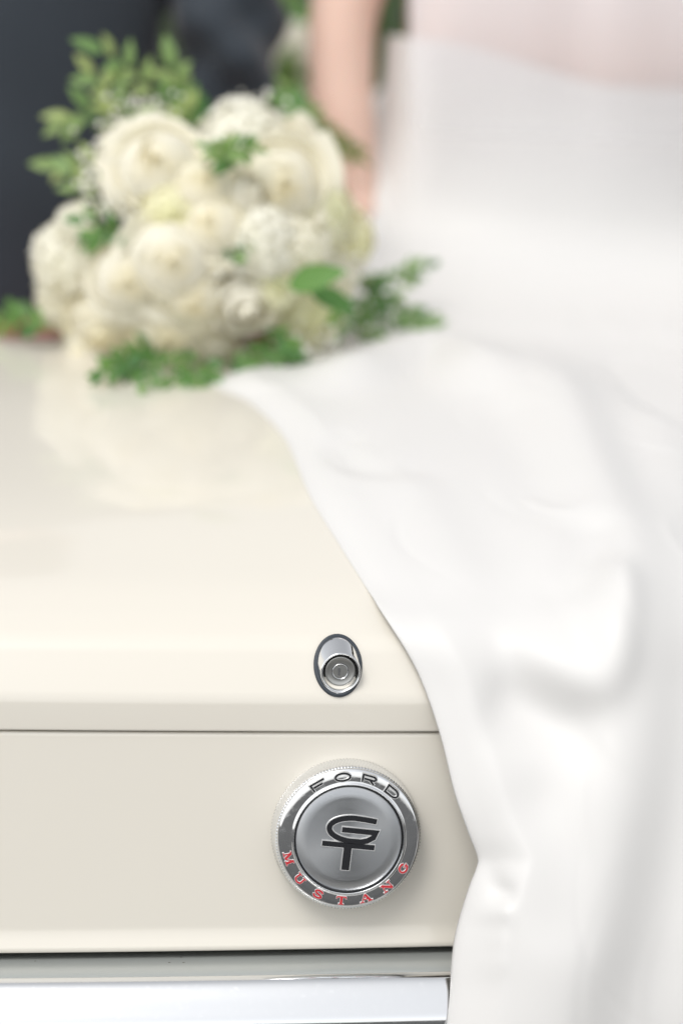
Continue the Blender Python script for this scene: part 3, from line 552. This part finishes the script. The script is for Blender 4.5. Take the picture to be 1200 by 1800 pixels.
# ------------------------------------------------------------------ flowers
def petal_grid(V, Fc, ang, dl, r, h, curl, cup, z0, na=7, nt_=7, wob=0., inward=0.):
    k = len(V)
    for i in range(nt_):
        t_ = i/(nt_-1)
        for j in range(na):
            a = j/(na-1)*2-1; wdt = math.sin(min(1, .25+t_*.95)*math.pi*.5)*(1-.28*max(0, t_-.75)*4*a*a)
            rho = r*(.28+.72*math.sin(min(1., t_*1.25)*math.pi/2)**cup)+curl*max(0, t_-.55)**2*5*(1+.35*a)
            rho *= 1-inward*t_**3
            zz = z0+h*(t_-.0)*(1-.16*a*a*t_)-curl*1.2*max(0, t_-.7)**2*6+wob*math.sin(a*4+ang*3)*t_
            th = ang+a*dl*wdt
            V.append((rho*math.cos(th), rho*math.sin(th), zz))
    Fc += grid_faces(nt_, na, off=k)
def rose_mesh(name, m, openness, seed):
    rn = random.Random(seed); V = []; Fc = []
    for L_, (n, r, h, curl) in enumerate(((2, .0050, .0425, 0), (3, .0090, .0430, 0), (3, .0130, .0425, .001), (4, .0170, .0415, .002), (4, .0210, .0395, .003), (5, .0250, .0365, .004), (5, .0290, .0325, .006), (6, .0330, .0275, .009))):
        if openness < .5 and L_ > 6: break
        for i in range(n):
            petal_grid(V, Fc, 2*math.pi*i/n+L_*.9+rn.uniform(-.15, .15), math.pi/n*1.45, r*(1+rn.uniform(-.10, .08))*(.9+.15*openness), h*(1+rn.uniform(-.10, .07)), curl*openness*(1+rn.uniform(-.5, .9)), .8, -.012-.001*L_, wob=.0018, inward=(.9, .62, .44, .32, .24, .14, .03, 0)[L_]*(1.25-.25*openness))
    k = len(V); nr, ns = (9, 20) if openness > .5 else (0, 20)          # packed inner petals: a heart just below the rims
    for i in range(nr):
        q_ = .0005+.031*i/(nr-1)
        for j in range(ns):
            a_ = 2*math.pi*j/ns; V.append((q_*math.cos(a_), q_*math.sin(a_), float(np.interp(q_, [0, .005, .013, .021, .029, .033], [.0275, .026, .0232, .0190, .010, -.004]))+.0012*math.sin(5*a_+q_*900)))
    Fc += grid_faces(nr, ns, True, off=k)
    me = bpy.data.meshes.new(name); me.from_pydata(V, [], Fc); me.materials.append(m); me.polygons.foreach_set('use_smooth', [True]*len(me.polygons)); return me
def hydr_mesh(name, m, seed, n=85):
    rn = random.Random(seed); V = []; Fc = []
    for i in range(n):
        zz = 1-1.45*(i+.5)/n; ph = i*2.39996; rr = math.sqrt(max(0, 1-zz*zz)); d = Vector((rr*math.cos(ph), rr*math.sin(ph), zz)); R0 = .036+rn.uniform(-.004, .003)
        q = d.to_track_quat('Z', 'Y').to_matrix() @ Matrix.Rotation(rn.uniform(0, 6), 3, 'Z')
        for k in range(4):
            a = k*math.pi/2; s = rn.uniform(.0068, .0085); kk_ = len(V)
            for (pu, pv, pz) in ((0, 0, 0), (s*.55, -s*.5, .001), (s*1.05, -s*.25, .0016), (s*1.05, s*.25, .0016), (s*.55, s*.5, .001)):
                x = pu*math.cos(a)-pv*math.sin(a); y = pu*math.sin(a)+pv*math.cos(a); V.append(d*R0+q @ Vector((x, y, pz+rn.uniform(-.0008, .0008)))-Vector((0, 0, .012)))
            Fc.append((kk_, kk_+1, kk_+2, kk_+3, kk_+4))
    k = len(V); ns, nr = 14, 8          # dense heart of florets behind the outer ones
    for i in range(nr):
        t_ = math.pi*(i+.02)/(nr-1+.04)
        for j in range(ns): V.append((.031*math.sin(t_)*math.cos(j*2*math.pi/ns), .031*math.sin(t_)*math.sin(j*2*math.pi/ns), .031*math.cos(t_)-.012))
    Fc += grid_faces(nr, ns, True, off=k)
    me = bpy.data.meshes.new(name); me.from_pydata(V, [], Fc); me.materials.append(m); me.polygons.foreach_set('use_smooth', [True]*len(me.polygons)); return me
ROSES = [rose_mesh('rose', ROSE, 1.0, 1), rose_mesh('rose', ROSE, .9, 2), rose_mesh('rose', BUD, .45, 3)]
HYD = [hydr_mesh('hydrangea', HYDR, 4), hydr_mesh('hydrangea', HYDG, 5)]
def leaf_mesh(name, L_, W_, m, fold=.25, bend=.25, lobes=0):
    V = []; n = 9
    for i in range(n):
        t_ = i/(n-1); wd = W_/2*(math.sin(math.pi*t_**.85)**.8 if 0 < t_ < 1 else 0.)
        if lobes: wd *= .72+.45*abs(math.sin(t_*math.pi*lobes))
        z = -bend*L_*t_*t_
        V += [(-wd, L_*t_, z+fold*wd), (0, L_*t_, z), (wd, L_*t_, z+fold*wd)]
    me = bpy.data.meshes.new(name); me.from_pydata(V, [], grid_faces(n, 3)); me.materials.append(m); me.polygons.foreach_set('use_smooth', [True]*len(me.polygons)); return me
LM = {'p': leaf_mesh('leaf', .027, .0115, LEAF_P), 'd': leaf_mesh('leaf', .030, .015, LEAF_D), 'f': leaf_mesh('leaf', .016, .006, LEAF_F), 's': leaf_mesh('leaf', .017, .008, LEAF_D), 'o': leaf_mesh('leaf', .014, .004, LEAF_O), 'b': leaf_mesh('leaf', .05, .022, LEAF_D)}
def orient(d, twist=0., hint=(0, 0, 1)):
    return Vector(d).to_track_quat('Z', 'Y').to_matrix().to_4x4() @ Matrix.Rotation(twist, 4, 'Z')
def sprig(root, pts, kind, nleaf, scale=1., rstem=.0011, spread=.9, name='sprig'):
    P = catmull(pts, 8); bm = bmesh.new(); base = Vector(root.location)
    tube(bm, [Vector(p)-base for p in P], [rstem*(1-.6*i/len(P)) for i in range(len(P))], 6)
    me = bpy.data.meshes.new('stem'); bm.to_mesh(me); bm.free(); me.materials.append(STEM); st = link(bpy.data.objects.new(name, me), root)
    cum = np.r_[0, np.cumsum(np.linalg.norm(np.diff(P, axis=0), axis=1))]
    for i in range(nleaf):
        t_ = (.12+.88*(i+1)/nleaf)*cum[-1]; p = Vector([np.interp(t_, cum, P[:, c]) for c in range(3)]); p2 = Vector([np.interp(min(t_+.004, cum[-1]), cum, P[:, c]) for c in range(3)]); p1 = Vector([np.interp(t_-.006, cum, P[:, c]) for c in range(3)])
        tv = (p2-p1).normalized(); side = tv.cross(Vector((random.uniform(-.3, .3), -1, random.uniform(-.1, .6)))).normalized()*(1 if i % 2 else -1)
        if i == nleaf-1: d = tv
        else: d = (tv*random.uniform(.6, 1.0)+side*spread*random.uniform(.7, 1.2)+Vector((0, random.uniform(-.5, .3), random.uniform(-.1, .3)))).normalized()
        nv = Vector((random.uniform(-.5, .5), -1, random.uniform(.2, 1.0))); xv = d.cross(nv).normalized(); zv = xv.cross(d)
        s = scale*random.uniform(.75, 1.2); Mx = Matrix((xv*s, d*s, zv*s)).transposed().to_4x4(); Mx.translation = p-base
        l = link(bpy.data.objects.new('leaf', LM[kind]), st); l.matrix_local = Mx
    return st
def bloom(root, me, pos, d, scale, twist):
    o = link(bpy.data.objects.new(me.name.split('.')[0], me), root); Mx = Matrix.Translation(Vector(pos)-Vector(root.location)) @ orient(d, twist) @ Matrix.Scale(scale, 4); o.matrix_local = Mx; return o
bq = empty('bouquet', (-.075, .60, .927)); tag(bq, 'large bouquet of ivory roses, hydrangeas and greenery lying on the trunk lid', 'bouquet')
BC = Vector((-.075, .655, 1.02))
for kind, idx, pos, sc_ in [('r', 0, (-0.1239, 0.5809, 1.1033), 1.12), ('r', 1, (-0.1124, 0.543, 1.0286), 1.1), ('r', 2, (-0.0444, 0.5504, 0.9896), 1.0), ('r', 0, (-0.1665, 0.6123, 0.9594), 1.05), ('r', 1, (-0.1501, 0.5604, 1.0065), 0.95), ('h', 0, (-0.2043, 0.6167, 1.0106), 1.05), ('h', 0, (-0.208, 0.6429, 0.9719), 0.95), ('h', 0, (-0.0361, 0.6385, 1.1316), 1.15), ('r', 0, (-0.0122, 0.5778, 1.0939), 1.1), ('r', 2, (-0.0432, 0.559, 1.0851), 0.8), ('r', 1, (-0.0848, 0.5585, 1.0892), 0.85), ('h', 1, (0.0303, 0.5926, 1.0703), 0.95), ('h', 1, (0.0585, 0.6224, 1.0377), 0.85), ('h', 0, (-0.0351, 0.5445, 1.0433), 1.05), ('h', 0, (0.0058, 0.5603, 1.0339), 0.95), ('r', 1, (-0.076, 0.5428, 1.0581), 0.85), ('h', 1, (0.0192, 0.5934, 0.9751), 1.15), ('r', 1, (-0.1095, 0.5717, 0.9603), 0.95), ('r', 2, (-0.0699, 0.5901, 0.9413), 0.9), ('r', 0, (-0.1774, 0.6318, 0.927), 0.9), ('h', 0, (-0.1304, 0.6303, 0.9211), 0.75), ('r', 1, (-0.0898, 0.6274, 0.9142), 0.7), ('h', 0, (-0.1505, 0.6247, 1.1155), 0.85), ('r', 1, (-0.0932, 0.5464, 0.9945), 0.85), ('h', 0, (-0.2005, 0.6067, 1.0442), 0.6), ('h', 0, (-0.0605, 0.5855, 1.115), 0.9), ('h', 1, (-0.113, 0.5514, 1.0688), 0.8), ('r', 1, (0.0077, 0.6426, 1.1153), 0.8), ('h', 1, (-0.0175, 0.5524, 1.0057), 0.8), ('h', 0, (0.0462, 0.6051, 1.0034), 0.7)]:
    d = (Vector(pos)-BC); d.y -= .10; d = d.normalized()+Vector((random.uniform(-.3, .3), random.uniform(-.15, .15), random.uniform(-.25, .3))); sc_ *= (1.1 if kind == 'r' else 1.0)
    bloom(bq, (ROSES if kind == 'r' else HYD)[idx], pos, d, sc_, random.uniform(0, 6))
for pts, kind, nl, s_ in [([(-0.0921, 0.68, 1.108), (-0.1144, 0.69, 1.1493), (-0.1475, 0.69, 1.1857), (-0.1736, 0.68, 1.2005)], 'p', 11, 1.08), ([(-0.0977, 0.68, 1.1132), (-0.141, 0.69, 1.1324), (-0.1844, 0.69, 1.1445), (-0.21, 0.68, 1.1335)], 'p', 11, 1.08), ([(-0.0839, 0.69, 1.1233), (-0.0979, 0.7, 1.1596), (-0.1067, 0.7, 1.1862)], 'p', 7, 1.08), ([(-0.1355, 0.66, 1.0823), (-0.1784, 0.67, 1.0905), (-0.2116, 0.67, 1.0939)], 'p', 8, 1.05), ([(-0.1467, 0.68, 1.1333), (-0.1687, 0.68, 1.1646), (-0.1823, 0.68, 1.1801)], 'p', 6, 1.0), ([(-0.1543, 0.64, 1.0576), (-0.1837, 0.64, 1.0675), (-0.2025, 0.65, 1.087)], 'p', 7, 0.9), ([(-0.0704, 0.69, 1.1291), (-0.0839, 0.7, 1.1439), (-0.0923, 0.7, 1.1517)], 'd', 5, 1.0), ([(-0.1097, 0.56, 0.9492), (-0.1365, 0.53, 0.9335), (-0.1703, 0.51, 0.9291)], 'd', 2, 0.6), ([(-0.1097, 0.56, 0.9492), (-0.1365, 0.53, 0.9335), (-0.1703, 0.51, 0.9291)], 's', 11, 0.95), ([(-0.094, 0.56, 0.9495), (-0.1007, 0.52, 0.931), (-0.1116, 0.5, 0.9193)], 'd', 2, 0.6), ([(-0.094, 0.56, 0.9495), (-0.1007, 0.52, 0.931), (-0.1116, 0.5, 0.9193)], 's', 11, 0.95), ([(-0.0786, 0.55, 0.9411), (-0.0746, 0.52, 0.9235), (-0.073, 0.5, 0.9147)], 'd', 2, 0.6), ([(-0.0786, 0.55, 0.9411), (-0.0746, 0.52, 0.9235), (-0.073, 0.5, 0.9147)], 's', 11, 0.95), ([(-0.1202, 0.56, 0.949), (-0.1445, 0.53, 0.9439), (-0.1576, 0.51, 0.932)], 'd', 2, 0.6), ([(-0.1202, 0.56, 0.949), (-0.1445, 0.53, 0.9439), (-0.1576, 0.51, 0.932)], 's', 11, 0.95), ([(0.0521, 0.66, 1.0052), (0.1045, 0.67, 0.9769), (0.1699, 0.68, 0.9369)], 's', 8, 0.95), ([(0.0521, 0.66, 1.0052), (0.1045, 0.67, 0.9769), (0.1699, 0.68, 0.9369)], 'f', 12, 1.1), ([(0.0585, 0.66, 0.9832), (0.0928, 0.66, 0.9616), (0.1386, 0.66, 0.9401)], 's', 8, 0.95), ([(0.0585, 0.66, 0.9832), (0.0928, 0.66, 0.9616), (0.1386, 0.66, 0.9401)], 'f', 12, 1.1), ([(0.0595, 0.67, 0.987), (0.1011, 0.69, 0.9845), (0.144, 0.7, 1.0008)], 's', 8, 0.95), ([(0.0595, 0.67, 0.987), (0.1011, 0.69, 0.9845), (0.144, 0.7, 1.0008)], 'f', 12, 1.1), ([(0.0576, 0.65, 0.9794), (0.0796, 0.64, 0.954), (0.0933, 0.63, 0.9284)], 's', 8, 0.95), ([(0.0576, 0.65, 0.9794), (0.0796, 0.64, 0.954), (0.0933, 0.63, 0.9284)], 'f', 12, 1.1), ([(0.0648, 0.67, 0.9927), (0.1107, 0.67, 0.9658), (0.1569, 0.67, 0.9414)], 's', 8, 0.95), ([(0.0648, 0.67, 0.9927), (0.1107, 0.67, 0.9658), (0.1569, 0.67, 0.9414)], 'f', 12, 1.1), ([(-0.0368, 0.56, 0.972), (-0.0159, 0.55, 0.9531), (0.0103, 0.54, 0.9342)], 's', 8, 1.1), ([(-0.0468, 0.56, 0.9558), (-0.0366, 0.55, 0.942), (-0.0213, 0.54, 0.9336)], 'd', 4, 0.8), ([(-0.0212, 0.55, 0.953), (-0.0057, 0.54, 0.9393), (0.0157, 0.54, 0.929)], 's', 8, 1.0), ([(-0.0242, 0.54, 1.0182), (-0.0048, 0.52, 1.009), (0.0135, 0.52, 1.0042)], 'b', 2, 1.0), ([(-0.0833, 0.55, 1.1135), (-0.0646, 0.53, 1.1307), (-0.0442, 0.53, 1.1313)], 'f', 16, 1.1), ([(-0.0523, 0.55, 1.1093), (-0.0643, 0.53, 1.1216), (-0.0772, 0.53, 1.1289)], 'f', 10, 1.1), ([(-0.1476, 0.58, 1.0402), (-0.169, 0.56, 1.0531), (-0.1896, 0.56, 1.0578)], 'd', 5, 0.8), ([(-0.1507, 0.57, 1.0521), (-0.1742, 0.55, 1.0493), (-0.1893, 0.56, 1.037)], 's', 9, 1.0), ([(-0.2087, 0.62, 0.9435), (-0.241, 0.64, 0.9526), (-0.2655, 0.66, 0.9522)], 's', 8, 1.2), ([(-0.2194, 0.62, 0.946), (-0.2463, 0.64, 0.947), (-0.2681, 0.66, 0.9439)], 's', 8, 1.1), ([(0.0122, 0.74, 1.0871), (0.0231, 0.78, 1.122), (0.0111, 0.82, 1.1572)], 'f', 22, 1.4), ([(0.0291, 0.74, 1.0876), (0.0347, 0.78, 1.1167), (0.0185, 0.8, 1.1424)], 's', 16, 1.3), ([(0.0237, 0.74, 1.0818), (0.0383, 0.78, 1.0998), (0.033, 0.8, 1.1372)], 'f', 18, 1.4), ([(0.0251, 0.78, 1.1446), (0.0477, 0.77, 1.1239), (0.0818, 0.76, 1.1007)], 'o', 22, 1.2), ([(0.0312, 0.78, 1.1335), (0.0537, 0.77, 1.1156), (0.0701, 0.76, 1.106)], 'o', 14, 1.2), ([(-0.1101, 0.55, 0.9458), (-0.1269, 0.51, 0.9326), (-0.135, 0.49, 0.9236)], 's', 9, 0.9), ([(-0.0843, 0.54, 0.9377), (-0.0881, 0.51, 0.9228), (-0.0915, 0.49, 0.9155)], 's', 9, 0.9), ([(-0.1468, 0.54, 0.9444), (-0.1603, 0.51, 0.9372), (-0.173, 0.5, 0.9286)], 's', 9, 0.9), ([(-0.0583, 0.54, 0.9436), (-0.0431, 0.53, 0.9353), (-0.0298, 0.53, 0.9276)], 's', 9, 0.9), ([(-0.0633, 0.54, 1.0225), (-0.0573, 0.52, 1.0363), (-0.0472, 0.52, 1.0417)], 's', 6, 0.9), ([(0.0412, 0.58, 0.9915), (0.0474, 0.56, 0.9819), (0.0456, 0.56, 0.9631)], 's', 6, 0.9), ([(-0.1378, 0.57, 1.0576), (-0.1461, 0.545, 1.0456), (-0.1435, 0.54, 1.0361)], 's', 6, 0.9), ([(-0.0223, 0.54, 0.9629), (-0.0073, 0.53, 0.9572), (0.0011, 0.53, 0.9441)], 's', 6, 0.9)]:
    sprig(bq, pts, kind, nl, s_)
# tiny white filler blossom sprays
FILL = mat('white_filler_blossom', (.86, .85, .76), .6)
for c, r_, n in [((-0.137, 0.6472, 1.1345), 0.018, 90), ((-0.0182, 0.6654, 1.1414), 0.012, 80), ((-0.1692, 0.5948, 1.1003), 0.016, 90), ((-0.1589, 0.569, 1.078), 0.014, 70), ((0.0346, 0.6257, 0.9392), 0.018, 80), ((-0.0713, 0.5332, 1.0182), 0.014, 60), ((0.0438, 0.5887, 1.0169), 0.014, 60), ((0.0268, 0.55, 0.9432), 0.016, 60)]:
    V = []; Fc = []
    for i in range(n):
        p = Vector(c)+Vector((random.gauss(0, r_), random.gauss(0, r_*.6), random.gauss(0, r_)))-Vector(bq.location); s = random.uniform(.0018, .0034); k = len(V)
        for v in ((1, 0, 0), (-1, 0, 0), (0, 1, 0), (0, -1, 0), (0, 0, 1), (0, 0, -1)): V.append(p+Vector(v)*s)
        Fc += [(k+a, k+b_, k+4) for a, b_ in ((0, 2), (2, 1), (1, 3), (3, 0))]+[(k+b_, k+a, k+5) for a, b_ in ((0, 2), (2, 1), (1, 3), (3, 0))]
    f_ = mesh('filler_blossom', V, Fc, FILL, bq); f_['kind'] = 'stuff'
# bound handle behind the blooms
bm = bmesh.new(); smooth_tube(bm, [(Vector((-.06, .66, 1.03)), .035), (Vector((-.02, .72, .995)), .022), (Vector((.02, .80, .972)), .018)], 14)
bmesh.ops.translate(bm, verts=bm.verts, vec=-Vector(bq.location)); me = bpy.data.meshes.new('ribbon_handle'); bm.to_mesh(me); bm.free(); me.materials.append(SATIN); link(bpy.data.objects.new('ribbon_handle', me), bq)

# smaller arrangement beyond, in the gap between the couple
fa = empty('flower_arrangement', (.07, 1.25, .946)); tag(fa, 'blurred white flowers and greenery in the gap between the seated couple', 'flowers')
for pos, m_, s_ in [((0.0588, 1.25, 1.1682), 'h', 0.95), ((0.0644, 1.24, 1.1207), 'r', 0.9), ((0.0541, 1.3, 1.1405), 'h', 0.8)]: bloom(fa, m_ == 'h' and HYD[0] or ROSES[2], pos, (-.2, -1, .5), s_, random.uniform(0, 6))
for pts, kind, nl, s_ in [([(0.0666, 1.25, 1.0513), (0.0633, 1.28, 1.1223), (0.0517, 1.3, 1.2077)], 'b', 12, 1.2), ([(0.0734, 1.25, 1.0515), (0.077, 1.28, 1.1228), (0.0732, 1.3, 1.1816)], 'b', 10, 1.2), ([(0.053, 1.25, 1.0509), (0.0472, 1.24, 1.0922), (0.0476, 1.22, 1.1273)], 'b', 8, 1.0)]: sprig(fa, pts, kind, nl, s_)
